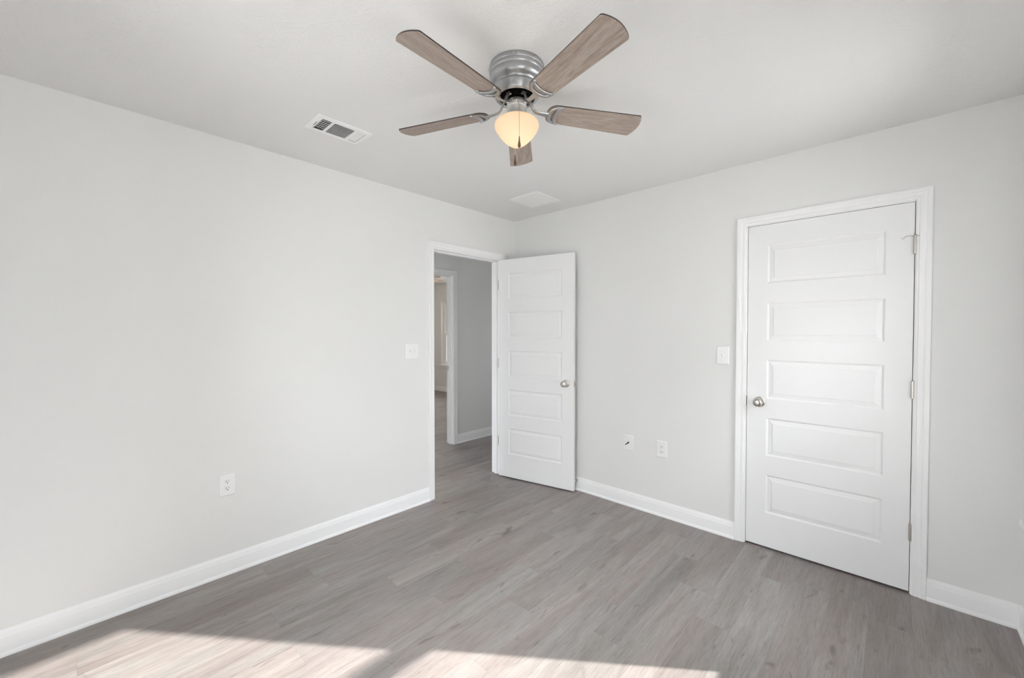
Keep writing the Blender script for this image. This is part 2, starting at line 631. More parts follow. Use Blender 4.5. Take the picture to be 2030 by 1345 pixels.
m_ = MB()
base_run(m_, 'x', HX, 1, OY1 + CR + CW, 2.0, 0, 1)
base_run(m_, 'x', HX, 1, -D, OY0 - CR - CW, 0, 0)
struct(m_.build('baseboard_hall', M_TRIM, smooth=35), 'white baseboard along the far wall of the hall')
m_ = MB()
base_run(m_, 'y', FARY, -1, FX0, HX - WT, 1, 1)
struct(m_.build('baseboard_far', M_TRIM, smooth=35), 'white baseboard of the room beyond the hall')

# ------------------------------------------------------------------ trim: casings and jambs
# profile: u from the inner edge outward, w = thickness off the wall
CAS = [(0, 0), (0, 0.0075), (0.002, 0.009), (0.006, 0.0092), (0.009, 0.0105), (0.011, 0.0128), (0.0145, 0.0135), (0.020, 0.0115), (0.028, 0.0112),
       (0.034, 0.0135), (0.037, 0.0155), (0.041, 0.0150), (0.046, 0.0162), (0.052, 0.0170), (0.0555, 0.0158), (CW, 0.013), (CW, 0)]


def casing(mb, a0, a1, ztop, fn):
    """U-shaped casing around opening a0..a1, head underside ztop; fn(a, w, z)"""
    n = len(CAS)
    rings = []
    for k in range(4):
        ring = []
        for u, w in CAS:
            if k == 0:
                p = (a0 - u, w, 0.0)
            elif k == 1:
                p = (a0 - u, w, ztop + u)
            elif k == 2:
                p = (a1 + u, w, ztop + u)
            else:
                p = (a1 + u, w, 0.0)
            ring.append(fn(*p))
        rings.append(ring)
    vs = [v for r in rings for v in r]
    fs = []
    for k in range(3):
        for i in range(n):
            j = (i + 1) % n
            fs.append((k * n + i, k * n + j, (k + 1) * n + j, (k + 1) * n + i))
    fs += [tuple(range(n)), tuple(range(3 * n, 4 * n))[::-1]]
    mb.add(vs, fs)


def jamb(mb, a0, a1, zt, d0, d1, fn, stop0, stop1):
    """frame lining between depth d0..d1 (fn(a,d,z)), with a stop strip stop0..stop1"""
    def bx(p0, p1, q0, q1, z0, z1):
        c = [fn(a, d, z) for z in (z0, z1) for d in (q0, q1) for a in (p0, p1)]
        mb.add(c, [(0, 2, 3, 1), (4, 5, 7, 6), (0, 1, 5, 4), (2, 6, 7, 3), (0, 4, 6, 2), (1, 3, 7, 5)])
    bx(a0 - JT, a0, d0, d1, 0, zt + JT)
    bx(a1, a1 + JT, d0, d1, 0, zt + JT)
    bx(a0, a1, d0, d1, zt, zt + JT)
    s = 0.011
    bx(a0, a0 + s, stop0, stop1, 0, zt)
    bx(a1 - s, a1, stop0, stop1, 0, zt)
    bx(a0 + s, a1 - s, stop0, stop1, zt - s, zt)


E = 0.0004
# bedroom doorway in the left wall: depth runs to -x
m_ = MB()
casing(m_, HJ - OPW - CR, HJ + CR, JH + CR, lambda a, w, z: (w, a, z))
casing(m_, HJ - OPW - CR, HJ + CR, JH + CR, lambda a, w, z: (-WT - w, a, z))
jamb(m_, HJ - OPW, HJ, JH, -E, WT + E, lambda a, d, z: (-d, a, z), 0.040, 0.075)
TR1 = struct(m_.build('trim_1', M_TRIM, smooth=35), 'white casing and jamb of the open hall doorway')
# closet door frame in the back wall: depth runs to +y
ca0, ca1 = DX0 - G, DX0 + DW + G
m_ = MB()
casing(m_, ca0 - CR, ca1 + CR, JH + CR, lambda a, w, z: (a, -w, z))
jamb(m_, ca0, ca1, JH, -E, WT + E, lambda a, d, z: (a, d, z), 0.038, 0.072)
TR2 = struct(m_.build('trim_2', M_TRIM, smooth=35), 'white casing and jamb around the closed closet door')
# doorway across the hall
m_ = MB()
casing(m_, OY0 - CR, OY1 + CR, JH + CR, lambda a, w, z: (HX + w, a, z))
casing(m_, OY0 - CR, OY1 + CR, JH + CR, lambda a, w, z: (HX - WT - w, a, z))
jamb(m_, OY0, OY1, JH, -E, WT + E, lambda a, d, z: (HX - d, a, z), 0.03, 0.065)
TR3 = struct(m_.build('trim_3', M_TRIM, smooth=35), 'white casing and jamb of the doorway across the hall')


# ------------------------------------------------------------------ doors
PANELS = [(0.226, 0.471), (0.590, 0.832), (0.950, 1.198), (1.315, 1.557), (1.677, 1.917)]
RINGS = [(0.0, 0.0), (0.002, -0.0002), (0.005, -0.0020), (0.008, -0.0052), (0.0095, -0.0070), (0.0110, -0.0074), (0.0150, -0.0074), (0.0165, -0.0066), (0.0330, -0.0032), (0.0345, -0.0032), (0.0370, -0.0008), (0.0385, -0.0006)]


def slab_mesh(mb, w, t, z0, z1):
    """local: x 0..w, y 0..t (front face y=0 looks to -y), z"""
    px0, px1 = 0.106, w - 0.106
    for side in (0, 1):
        def P(x, z, d):
            return (x, -d, z) if side == 0 else (x, t + d, z)
        xs = [0, px0, px1, w]
        zs = [z0] + [v for p in PANELS for v in p] + [z1]
        for i in range(3):
            for j in range(len(zs) - 1):
                if i == 1 and j % 2 == 1:
                    a0, a1, b0, b1 = px0, px1, zs[j], zs[j + 1]
                    vs, fs = [], []
                    for o_, d in RINGS:
                        vs += [P(a0 + o_, b0 + o_, d), P(a1 - o_, b0 + o_, d), P(a1 - o_, b1 - o_, d), P(a0 + o_, b1 - o_, d)]
                    for k in range(len(RINGS) - 1):
                        for q in range(4):
                            r = (q + 1) % 4
                            fs.append((4 * k + q, 4 * k + r, 4 * k + 4 + r, 4 * k + 4 + q))
                    n = 4 * (len(RINGS) - 1)
                    fs.append((n, n + 1, n + 2, n + 3))
                    mb.add(vs, fs)
                else:
                    mb.add([P(xs[i], zs[j], 0), P(xs[i + 1], zs[j], 0), P(xs[i + 1], zs[j + 1], 0), P(xs[i], zs[j + 1], 0)], [(0, 1, 2, 3)])
    # rim
    c = [(0, 0, z0), (w, 0, z0), (w, t, z0), (0, t, z0), (0, 0, z1), (w, 0, z1), (w, t, z1), (0, t, z1)]
    mb.add(c, [(0, 1, 2, 3), (4, 5, 6, 7), (0, 3, 7, 4), (1, 2, 6, 5)])


def build_slab(name, w, t, z0, z1):
    mb = MB()
    slab_mesh(mb, w, t, z0, z1)
    o = mb.build(name, M_DOOR)
    import bmesh
    bm = bmesh.new()
    bm.from_mesh(o.data)
    bmesh.ops.remove_doubles(bm, verts=bm.verts, dist=1e-5)
    bmesh.ops.recalc_face_normals(bm, faces=bm.faces)
    bm.to_mesh(o.data)
    bm.free()
    return o


KNOB = [(0.0, 0.0), (0.032, 0.0), (0.0325, 0.003), (0.031, 0.006), (0.026, 0.0085), (0.016, 0.010), (0.0125, 0.013), (0.0118, 0.022), (0.013, 0.030), (0.018, 0.035),
        (0.024, 0.040), (0.0268, 0.046), (0.0270, 0.052), (0.0245, 0.059), (0.018, 0.0635), (0.009, 0.0655), (0.0, 0.066)]


def knob(parent, x, y, z, sgn, sub=True):
    """knob that sticks out along sgn*y of the door's local frame"""
    M = Matrix.Translation((x, y, z)) @ Matrix.Rotation(PI / 2 if sgn < 0 else -PI / 2, 4, 'X')
    mb = MB()
    mb.lathe(KNOB[6:], 40, M)
    k = mb.build('door_knob', M_NICKEL, parent, smooth=50)
    k['label'] = 'satin nickel round knob'
    rb = MB()
    rb.lathe(KNOB[:7], 40, M)
    rb.build('rose', M_NICKEL, k, smooth=50)
    return k


def barrel(mb, x, y, z0, z1, r=0.0065):
    n = 5
    h = (z1 - z0) / n
    for i in range(n):
        mb.lathe([(r * 0.86, z0 + i * h), (r, z0 + i * h + 0.0008), (r, z0 + (i + 1) * h - 0.0008), (r * 0.86, z0 + (i + 1) * h)], 16,
                 Matrix.Translation((x, y, 0)))
    mb.lathe([(0.0045, z1), (0.0048, z1 + 0.002), (0.002, z1 + 0.004)], 12, Matrix.Translation((x, y, 0)))
    mb.lathe([(0.002, z0 - 0.004), (0.0048, z0 - 0.002), (0.0045, z0)], 12, Matrix.Translation((x, y, 0)))


HZ = [(0.283, 0.371), (1.028, 1.116), (1.777, 1.863)]

# closet door: origin at latch-side bottom, front face at y=0.001
d2 = build_slab('door_2', DW, 0.035, 0.012, DH)
d2.location = (DX0, 0.001, 0)
struct(d2, 'closed white five-panel closet door in the back wall')
knob(d2, 0.0705, 0.0, 0.928, -1)
for i, (z0, z1) in enumerate(HZ):
    hb = MB()
    barrel(hb, DW + 0.0015, -0.0075, z0, z1)
    hb.box(DW - 0.0005, DW + 0.0008, -0.006, 0.028, z0, z1)
    h_ = hb.build('hinge', M_NICKEL, d2, smooth=40)
    h_['label'] = 'satin nickel hinge'
    if i == 2:
        sb = MB()
        X, Y, Z = DW + 0.0015, -0.0075, z1 + 0.002
        sb.lathe([(0.0085, Z), (0.009, Z + 0.001), (0.009, Z + 0.003), (0.0075, Z + 0.004), (0.004, Z + 0.009), (0.001, Z + 0.010)], 20, Matrix.Translation((X, Y, 0)))
        sb.tube([(X - 0.006, Y - 0.004, Z + 0.002), (X - 0.02, Y - 0.012, Z + 0.004), (X - 0.034, Y - 0.016, Z + 0.001), (X - 0.046, Y - 0.016, Z - 0.004)], 0.0022, 10)
        sb.tube([(X + 0.005, Y - 0.005, Z + 0.001), (X + 0.012, Y - 0.010, Z + 0.001)], 0.0035, 10)
        st_ = sb.build('hinge_pin_stop', M_NICKEL, d2, smooth=45)
        bb = MB()
        bb.tube([(X - 0.046, Y - 0.020, Z - 0.004), (X - 0.046, Y - 0.009, Z - 0.004)], [0.005, 0.006], 14)
        bb.build('bumper', M_RUBBER, st_, smooth=45)
sb = MB()
sb.box(ca0 - 0.0065, ca0 + 0.0006, -0.0105, 0.0008, 0.902, 0.958)
sb.box(ca0 - 0.0006, ca0 + 0.0008, 0.0, 0.03, 0.902, 0.958)
sp_ = sb.build('strike_plate', M_NICKEL, TR2, bevel=0.0005)
sp_['label'] = 'nickel strike plate on the latch side of the frame'

# open bedroom door: local x along the slab from the hinge, y=0 is the hall-side (visible) face
PHI = 1.7681
d1 = build_slab('door_1', DW, 0.035, 0.012, DH)
c_, s_ = math.cos(PHI), math.sin(PHI)
v0 = (-0.041, -0.003)
v1 = (-0.041, -0.003 - DW)
p0 = Vector((0.006 + c_ * v0[0] - s_ * v0[1], HJ + s_ * v0[0] + c_ * v0[1]))
p1 = Vector((0.006 + c_ * v1[0] - s_ * v1[1], HJ + s_ * v1[0] + c_ * v1[1]))
ang = math.atan2(p1.y - p0.y, p1.x - p0.x)
d1.location = (p0.x, p0.y, 0)
d1.rotation_euler = (0, 0, ang)
struct(d1, 'white five-panel door standing open into the room')
knob(d1, DW - 0.0705, 0.0, 0.928, -1)
kb = MB()
M2 = Matrix.Translation((DW - 0.0705, 0.035, 0.928)) @ Matrix.Rotation(-PI / 2, 4, 'X') @ Matrix.Diagonal((1, 1, 0.66, 1))
kb.lathe(KNOB, 32, M2)
kb.build('door_knob', M_NICKEL, d1, smooth=50)
lb = MB()
lb.box(DW - 0.0003, DW + 0.0012, 0.005, 0.030, 0.90, 0.957)
lp = lb.build('latch_plate', M_NICKEL, d1, bevel=0.0004)
lb = MB()
lb.add([(DW + 0.001, 0.011, 0.92), (DW + 0.001, 0.024, 0.92), (DW + 0.012, 0.011, 0.92), (DW + 0.001, 0.011, 0.937), (DW + 0.001, 0.024, 0.937), (DW + 0.012, 0.011, 0.937)],
       [(0, 1, 2), (3, 5, 4), (0, 2, 5, 3), (1, 4, 5, 2), (0, 3, 4, 1)])
lb.build('latch_bolt', M_NICKEL, lp)
Rinv = Matrix.Rotation(-ang, 4, 'Z')


def to_local(x, y):
    v = Rinv @ Vector((x - p0.x, y - p0.y, 0))
    return v.x, v.y


for z0, z1 in HZ:
    hb = MB()
    bx_, by_ = to_local(0.006, HJ - 0.0005)
    barrel(hb, bx_, by_, z0, z1)
    hb.box(-0.0012, 0.0004, 0.006, 0.035, z0, z1)
    h_ = hb.build('hinge', M_NICKEL, d1, smooth=40)
    h_['label'] = 'satin nickel hinge'
    jb = MB()
    jb.box(-0.032, 0.001, HJ - 0.0018, HJ + 0.0002, z0, z1)
    j_ = jb.build('hinge_leaf', M_NICKEL, TR1, bevel=0.0004)
    j_['label'] = 'nickel hinge leaf let into the jamb'

# strike plate on the doorway across the hall
sb = MB()
sb.box(HX - 0.098, HX - 0.068, OY1 - 0.0012, OY1 + 0.0003, 0.898, 0.955)
s3 = sb.build('strike_plate', M_NICKEL, TR3, bevel=0.0004)
s3['label'] = 'dark nickel strike plate on the jamb'

# door stop on the baseboard behind the open door
sb = MB()
Mx = Matrix.Translation((0.749, -0.0122, 0.084)) @ Matrix.Rotation(PI / 2, 4, 'X')
sb.lathe([(0.0, 0), (0.011, 0), (0.011, 0.002), (0.007, 0.005), (0.0045, 0.007), (0.0045, 0.034), (0.0065, 0.035)], 20, Mx)
ds = sb.build('door_stop', M_NICKEL, smooth=45)
tag(ds, 'small nickel door stop on the baseboard behind the open door', 'door stop')
tb = MB()
tb.lathe([(0.0072, 0.034), (0.0078, 0.036), (0.0075, 0.043), (0.005, 0.0455), (0.0, 0.046)], 20, Mx)
tb.build('rubber_tip', M_RUBBER, ds, smooth=45)


# ------------------------------------------------------------------ windows
def window(name, label, fn, a0, a1, z0, z1, hornext=0.09, in_d=0.05):
    """fn(a, d, z): a along the wall, d = depth outward from the wall face (negative = into the room)"""
    def bx(mb, p0, p1, q0, q1, r0, r1):
        c = [fn(a, d, z) for z in (r0, r1) for d in (q0, q1) for a in (p0, p1)]
        mb.add(c, [(0, 2, 3, 1), (4, 5, 7, 6), (0, 1, 5, 4), (2, 6, 7, 3), (0, 4, 6, 2), (1, 3, 7, 5)])

    def ring(mb, p0, p1, r0, r1, w, q0, q1, wt=None, wb=None):
        wt = wt or w
        wb = wb or w
        bx(mb, p0, p0 + w, q0, q1, r0, r1)
        bx(mb, p1 - w, p1, q0, q1, r0, r1)
        bx(mb, p0 + w, p1 - w, q0, q1, r1 - wt, r1)
        bx(mb, p0 + w, p1 - w, q0, q1, r0, r0 + wb)
    f = MB()
    ring(f, a0, a1, z0, z1, 0.045, 0.070, 0.150, 0.042)
    root = f.build(name, M_VINYL)
    struct(root, label)
    zm = 1.305
    e = 0.0006
    s1 = MB()
    ring(s1, a0 + 0.045 + e, a1 - 0.045 - e, zm - 0.025, z1 - 0.042 - e, 0.046, 0.113, 0.143, 0.043, 0.05)
    u = s1.build('upper_sash', M_VINYL, root)
    s2 = MB()
    ring(s2, a0 + 0.045 + e, a1 - 0.045 - e, z0 + 0.045 + e, zm + 0.025, 0.046, 0.080, 0.110, 0.05, 0.05)
    l = s2.build('lower_sash', M_VINYL, root)
    for par, q, r0, r1 in ((u, 0.128, zm + 0.02, z1 - 0.08), (l, 0.095, z0 + 0.09, zm - 0.02)):
        g = MB()
        bx(g, a0 + 0.088, a1 - 0.088, q, q + 0.004, r0, r1)
        g.build('pane', M_GLASS, par)
    s = MB()
    bx(s, a0 + 0.0005, a1 - 0.0005, -in_d + 0.045, 0.0695, z0 + 0.0005, z0 + 0.012)
    bx(s, a0 - hornext, a1 + hornext, -in_d, -0.0005, z0 - 0.010, z0 + 0.012)
    st = s.build('window_stool', M_TRIM, root, bevel=0.003)
    ap = MB()
    n = len(CAS)
    ap.extrude([(u_, w_) for u_, w_ in CAS], a0 - 0.06, a1 + 0.06, lambda a, u_, w_: fn(a, -w_ - 0.0003, z0 - 0.0105 - u_))
    ap.build('apron', M_TRIM, root, smooth=35)
    return root


window('window_1', 'white double-hung window in the right wall, only its sill end in view', lambda a, d, z: (W + d, a, z), *WIN1)
window('added_window_2', 'added white double-hung window behind the camera, unseen, for light', lambda a, d, z: (a, -D - d, z), *ADD_WIN2)
window('added_window_4', 'added white double-hung window in the right wall beside the camera, unseen, for light', lambda a, d, z: (W + d, a, z), *ADD_WIN1B)
window('added_window_5', 'added tall window closing the end of the hall, unseen, for light', lambda a, d, z: (a, -D - d, z), *ADD_WIN4, hornext=0.04)
window('added_window_6', 'added side window of the room beyond the hall, unseen, for light', lambda a, d, z: (FX0 - d, a, z), *ADD_WIN5)
window('added_window_7', 'added small window at the end of the hall, unseen, for light', lambda a, d, z: (a, 2.0 + d, z), *ADD_WIN7, hornext=0.03)
window('window_3', 'tall white window in the room beyond the hall', lambda a, d, z: (a, FARY + d, z), *WIN3)


# ------------------------------------------------------------------ ceiling fan
def make_fan(loc, phase, label, power=0.115, lz=2.190):
    x, y = loc
    root = empty('ceiling_fan', (x, y, H))
    tag(root, label, 'ceiling fan', 'five-blade hugger ceiling fans')
    z = lambda v: v - H          # profiles below are given in room heights
    hb = MB()
    hp = [(0.0, 2.4544), (0.111, 2.4544), (0.1125, 2.452), (0.1125, 2.4375), (0.1108, 2.4350), (0.1118, 2.4320), (0.1118, 2.4230), (0.1088, 2.4185), (0.1092, 2.4150),
          (0.1112, 2.4095), (0.1116, 2.4040), (0.1102, 2.3970), (0.1068, 2.3905), (0.1015, 2.3855), (0.0950, 2.3822), (0.0900, 2.3785), (0.0885, 2.3735), (0.0905, 2.3690),
          (0.0955, 2.3655), (0.0975, 2.3620), (0.0972, 2.3570), (0.0935, 2.3470), (0.0895, 2.3370), (0.0875, 2.3330), (0.0850, 2.3312), (0.0755, 2.3306), (0.0735, 2.3330),
          (0.0725, 2.3450), (0.0, 2.3450)]
    hb.lathe([(r_, z(v_)) for r_, v_ in hp], 80, cap=False)
    hb.build('motor_housing', M_STEEL, root, smooth=40)
    for k in range(8):
        sb = MB()
        a = math.radians(-49 + (k // 2) * 90 + (5.5 if k % 2 else -5.5))
        M = Matrix.Rotation(a, 4, 'Z') @ Matrix.Translation((0.1122, 0, z(2.4435))) @ Matrix.Rotation(PI / 2, 4, 'Y')
        sb.lathe([(0.0034, 0), (0.0034, 0.001), (0.002, 0.0022), (0, 0.0024)], 12, M)
        sb.build('mounting_screw', M_NICKEL, root, smooth=40)
    mo = MB()
    mo.lathe([(0.0, z(2.3445)), (0.066, z(2.3445)), (0.066, z(2.340)), (0.050, z(2.338)), (0.048, z(2.330)), (0.034, z(2.3285)), (0.034, z(2.318)), (0.0, z(2.318))], 48, cap=False)
    for k in range(24):
        a = 2 * PI * k / 24
        M = Matrix.Rotation(a, 4, 'Z')
        pts = [M @ Vector((0.069, 0, z(2.3435))), M @ Vector((0.060, 0.004, z(2.3375)))]
        mo.tube(pts, 0.0016, 6)
    mo.build('motor', M_BLACK, root, smooth=40)
    lk = MB()
    lk.lathe([(0.0, z(2.3175)), (0.039, z(2.3175)), (0.0405, z(2.3155)), (0.0405, z(2.298)), (0.0415, z(2.297)), (0.0415, z(2.292)), (0.0405, z(2.291)),
              (0.0405, z(2.262)), (0.043, z(2.259)), (0.043, z(2.249)), (0.0, z(2.249))], 56, cap=False)
    for k in range(6):
        a = math.radians(-47 + 60 * k + 30)
        for zz, rr in ((2.2535, 0.0425), (2.304, 0.0402)):
            M = Matrix.Rotation(a + (0.5 if zz > 2.3 else 0), 4, 'Z') @ Matrix.Translation((rr, 0, z(zz))) @ Matrix.Rotation(PI / 2, 4, 'Y')
            lk.lathe([(0.003, 0), (0.003, 0.004), (0.0018, 0.0055), (0, 0.006)], 10, M)
    lk.build('light_fitter', M_GALV, root, smooth=40)
    gl = MB()
    prof = [(0.036, 2.2488), (0.045, 2.2470), (0.060, 2.2445), (0.074, 2.2410), (0.084, 2.2350), (0.0895, 2.2275), (0.0912, 2.2190), (0.0900, 2.2110), (0.0865, 2.2030), (0.080, 2.1930),
            (0.071, 2.1800), (0.060, 2.1675), (0.048, 2.1560), (0.036, 2.1460), (0.024, 2.1385), (0.012, 2.1345), (0.004, 2.1332), (0.0003, 2.133)]
    gl.lathe([(r, z(v)) for r, v in prof], 64, cap=False)
    sh = gl.build('glass_shade', M_GLOBE, root, smooth=60)
    sh['label'] = 'lit cream frosted glass bowl'
    if power:
        ld = bpy.data.lights.new('bulb_or_added_light', 'POINT')
        ld.energy = power
        ld.color = (1.0, 0.85, 0.64)
        ld.shadow_soft_size = 0.022
        lo = bpy.data.objects.new('bulb_or_added_light', ld)
        C.objects.link(lo)
        lo.parent = root
        lo.location = (0, 0, z(lz))
    # blades
    zb = z(2.288)
    pit = -0.2106
    me_blade = None
    for k in range(5):
        a = math.radians(phase + 72 * k)
        M = Matrix.Rotation(a, 4, 'Z') @ Matrix.Translation((0, 0, zb)) @ Matrix.Rotation(pit, 4, 'X')
        if me_blade is None:
            bm_ = MB()
            out = []
            r0, r1 = 0.129, 0.540
            w0, w1 = 0.050, 0.0613
            for i in range(17):      # rounded root
                t = PI / 2 + PI * i / 16
                cx_ = r0 + 0.040
                out.append((cx_ + 0.040 * math.cos(t) * 1.0, w0 * math.copysign(abs(math.sin(t)) ** 0.72, math.sin(t))))
            tip = []
            for i in range(13):     # convex tip with small corner radii
                s = -1 + 2 * i / 12
                tip.append((r1 + 0.018 * (1 - s * s), w1 * s))
            tip[0] = (r1 - 0.004, -w1 + 0.0)
            tip.insert(1, (r1 + 0.001, -w1 + 0.003))
            tip[-1] = (r1 - 0.004, w1)
            tip.insert(-1, (r1 + 0.001, w1 - 0.003))
            pts = out + tip
            n = len(pts)
            th = 0.0023
            vs = [(px, py, -th) for px, py in pts] + [(px, py, th) for px, py in pts]
            bm_.add(vs, [tuple(range(n))[::-1], tuple(range(n, 2 * n))])
            bm_.mi = 1
            bm_.add(vs, [(i, (i + 1) % n, n + (i + 1) % n, n + i) for i in range(n)])
            b = bm_.build('blade', [M_BLADE, M_EDGE], root)
            me_blade = b.data
            # bracket: arm, outer crescent, inner crescent
            br = MB()
            Mi = Matrix.Rotation(-pit, 4, 'X')

            def U(px, py, pz):      # unpitched point given relative to the blade plane
                return Mi @ Vector((px, py, pz))
            arm = [U(0.050, 0, 0.043), U(0.056, 0, 0.040), U(0.062, 0, 0.026), U(0.070, 0, 0.010), U(0.082, 0, -0.001), U(0.100, 0, -0.004), U(0.120, 0, -0.005), U(0.140, 0, -0.006)]
            br.tube(arm, [0.0066, 0.0066, 0.0066, 0.0068, 0.0072, 0.0078, 0.0090, 0.0110], 12, flat=(1.15, 0.62))
            br.add(*_box_pts(U, 0.041, 0.058, -0.008, 0.008, 0.040, 0.046))
            outer, inner = [], []
            for i in range(17):
                t = -1 + 2 * i / 16
                yy = 0.045 * math.sin(t * PI / 2)
                outer.append(Vector((0.186 - 0.046 * math.cos(t * PI / 2) ** 0.8 if abs(t) < 1 else 0.186, yy, -0.0058)))
                inner.append(Vector((0.188 - 0.022 * math.cos(t * PI / 2), yy * 1.0, -0.0065)))
            def band(path, wid):        # flattened, tapering band lying under the blade
                rr = [wid[0] + wid[1] * math.cos(PI / 2 * (-1 + 2 * i / 16)) for i in range(17)]
                br.tube(path, rr, 12, flat=(1.0, 0.55))
            band(outer, (0.0042, 0.0030))
            band(inner, (0.0046, 0.0030))
            for yy in (-0.045, 0.045):
                br.lathe([(0.0056, -0.002), (0.0058, -0.007), (0.0044, -0.0086), (0, -0.0092)], 14, Matrix.Translation((0.187, yy, 0)))
            bk = br.build('blade_bracket', M_STEEL, b, smooth=50)
            me_br = bk.data
            scb = MB()
            scb.lathe([(0.004, 0.039), (0.004, 0.037), (0.0025, 0.0355), (0, 0.035)], 12, Matrix.Translation((0.0495, 0, 0)))
            sck = scb.build('screw', M_CHAIN, b, smooth=50)
            me_sc = sck.data
        else:
            b = bpy.data.objects.new('blade', me_blade)
            C.objects.link(b)
            b.parent = root
            for nm, me in (('blade_bracket', me_br), ('screw', me_sc)):
                c = bpy.data.objects.new(nm, me)
                C.objects.link(c)
                c.parent = b
        b.matrix_local = M
    # pull chains: one hangs in front of the bowl, one behind it
    rx, ry = rt.x, rt.y
    fx, fy = fw.x, fw.y
    for off, r_, zend, zl in ((0.009, -0.0965, 2.131, 0.044), (-0.006, 0.0965, 2.142, 0.046)):
        cx_ = off * rx + r_ * fx
        cy_ = off * ry + r_ * fy
        k = 0.043 / 0.0965
        pts = [Vector((cx_ * k, cy_ * k, z(2.300))), Vector((cx_ * 0.62, cy_ * 0.62, z(2.285))), Vector((cx_ * 0.86, cy_ * 0.86, z(2.258))), Vector((cx_ * 0.98, cy_ * 0.98, z(2.236))),
               Vector((cx_, cy_, z(2.22))), Vector((cx_, cy_, z(zend)))]
        ch = MB()
        ch.tube(pts, 0.0009, 8)
        # beads
        total = sum((pts[i + 1] - pts[i]).length for i in range(len(pts) - 1))
        nb = int(total / 0.0036)
        for j in range(nb):
            d = j * total / nb
            for i in range(len(pts) - 1):
                L = (pts[i + 1] - pts[i]).length
                if d <= L:
                    P = pts[i].lerp(pts[i + 1], d / L)
                    break
                d -= L
            ch.lathe([(0.0003, -0.0012), (0.0012, -0.0006), (0.0012, 0.0006), (0.0003, 0.0012)], 6, Matrix.Translation(P))
        co = ch.build('pull_chain', M_CHAIN, root, smooth=60)
        pe = MB()
        pe.lathe([(0.0008, z(zend + 0.001)), (0.002, z(zend)), (0.0022, z(zend - 0.008)), (0.0036, z(zend - 0.020)), (0.0056, z(zend - 0.031)), (0.0060, z(zend - 0.036)),
                  (0.0052, z(zend - 0.040)), (0.0030, z(zend - zl + 0.001)), (0.0, z(zend - zl))], 20, Matrix.Translation((cx_, cy_, 0)), cap=False)
        po = pe.build('pendant', M_PEND, co, smooth=60)
        po['label'] = 'dark wooden teardrop pendant'
    return root


def _box_pts(U, x0, x1, y0, y1, z0, z1):
    v = [U(x, y, zz) for zz in (z0, z1) for y in (y0, y1) for x in (x0, x1)]
    return v, [(0, 2, 3, 1), (4, 5, 7, 6), (0, 1, 5, 4), (2, 6, 7, 3), (0, 4, 6, 2), (1, 3, 7, 5)]


make_fan((1.6006, -1.716), -14.3, 'brushed steel ceiling fan with five grey oak blades and lit bowl lamp')
far_fan = make_fan((-3.32, 1.04), 12.0, 'ceiling fan in the room beyond the hall, only blade tips in view', power=22.0, lz=2.06)  # its lamp light is added below the bowl to brighten the far room


# ------------------------------------------------------------------ wall plates
def plate_mesh(mb, w, h, t=0.006):
    """centred plate, local: x right, z up, front toward -y, back at y=0"""
    prof = [(0.0, 0.0), (0.0, 0.002), (0.0012, 0.0036), (0.0035, 0.0052), (0.0065, t)]
    vs, fs = [], []
    for i, d in prof:
        a, b = w / 2 - i, h / 2 - i
        vs += [(-a, -d, -b), (a, -d, -b), (a, -d, b), (-a, -d, b)]
    for k in range(len(prof) - 1):
        for q in range(4):
            r = (q + 1) % 4
            fs.append((4 * k + q, 4 * k + r, 4 * k + 4 + r, 4 * k + 4 + q))
    n = 4 * (len(prof) - 1)
    fs += [(n, n + 1, n + 2, n + 3), (3, 2, 1, 0)]
    mb.add(vs, fs)


def screw(parent, x, z, y=-0.006):
    s = MB()
    s.lathe([(0.0034, 0), (0.0034, 0.0008), (0.002, 0.0014), (0, 0.0015)], 14, Matrix.Translation((x, y, z)) @ Matrix.Rotation(PI / 2, 4, 'X'))
    s.build('screw', M_PLATE, parent, smooth=40)


def plate(name, loc, rz, w, h, label, cat, group=None):
    m = MB()
    plate_mesh(m, w, h)
    o = m.build(name, M_PLATE)
    o.location = loc
    o.rotation_euler = (0, 0, rz)
    tag(o, label, cat, group)
    return o


def socket(parent, zc):
    m = MB()
    n = 32
    pts = []
    for i in range(n):
        a = 2 * PI * i / n
        pts.append((max(-0.0145, min(0.0145, 0.0172 * math.cos(a))), 0.0142 * math.sin(a)))
    vs = [(a, -0.0058, zc + b) for a, b in pts] + [(a * 0.97, -0.0085, zc + b * 0.97) for a, b in pts]
    m.add(vs, [(i, (i + 1) % n, n + (i + 1) % n, n + i) for i in range(n)] + [tuple(range(n, 2 * n))])
    so = m.build('socket', M_PLATE, parent)
    s = MB()
    s.box(-0.0072, -0.0050, -0.0088, -0.0084, zc - 0.0005, zc + 0.0085)
    s.box(0.0050, 0.0070, -0.0088, -0.0084, zc + 0.0005, zc + 0.0080)
    s.lathe([(0.0028, 0), (0.0028, 0.0004)], 14, Matrix.Translation((0, -0.0084, zc - 0.0065)) @ Matrix.Rotation(PI / 2, 4, 'X'))
    so2 = s.build('slots', M_DARK, so)
    so2['label'] = 'dark slots'


def toggle(parent, x):
    m = MB()
    m.box(x - 0.0052, x + 0.0052, -0.0066, -0.0058, -0.0122, 0.0122)
    m.add([(x - 0.0042, -0.006, -0.007), (x + 0.0042, -0.006, -0.007), (x + 0.0042, -0.006, 0.008), (x - 0.0042, -0.006, 0.008),
           (x - 0.0036, -0.017, 0.0045), (x + 0.0036, -0.017, 0.0045), (x + 0.0036, -0.0145, 0.0115), (x - 0.0036, -0.0145, 0.0115)],
          [(0, 1, 2, 3), (4, 7, 6, 5), (0, 4, 5, 1), (1, 5, 6, 2), (2, 6, 7, 3), (3, 7, 4, 0)])
    m.build('toggle', M_PLATE, parent, bevel=0.0006)
    screw(parent, x, 0.0302)
    screw(parent, x, -0.0302)


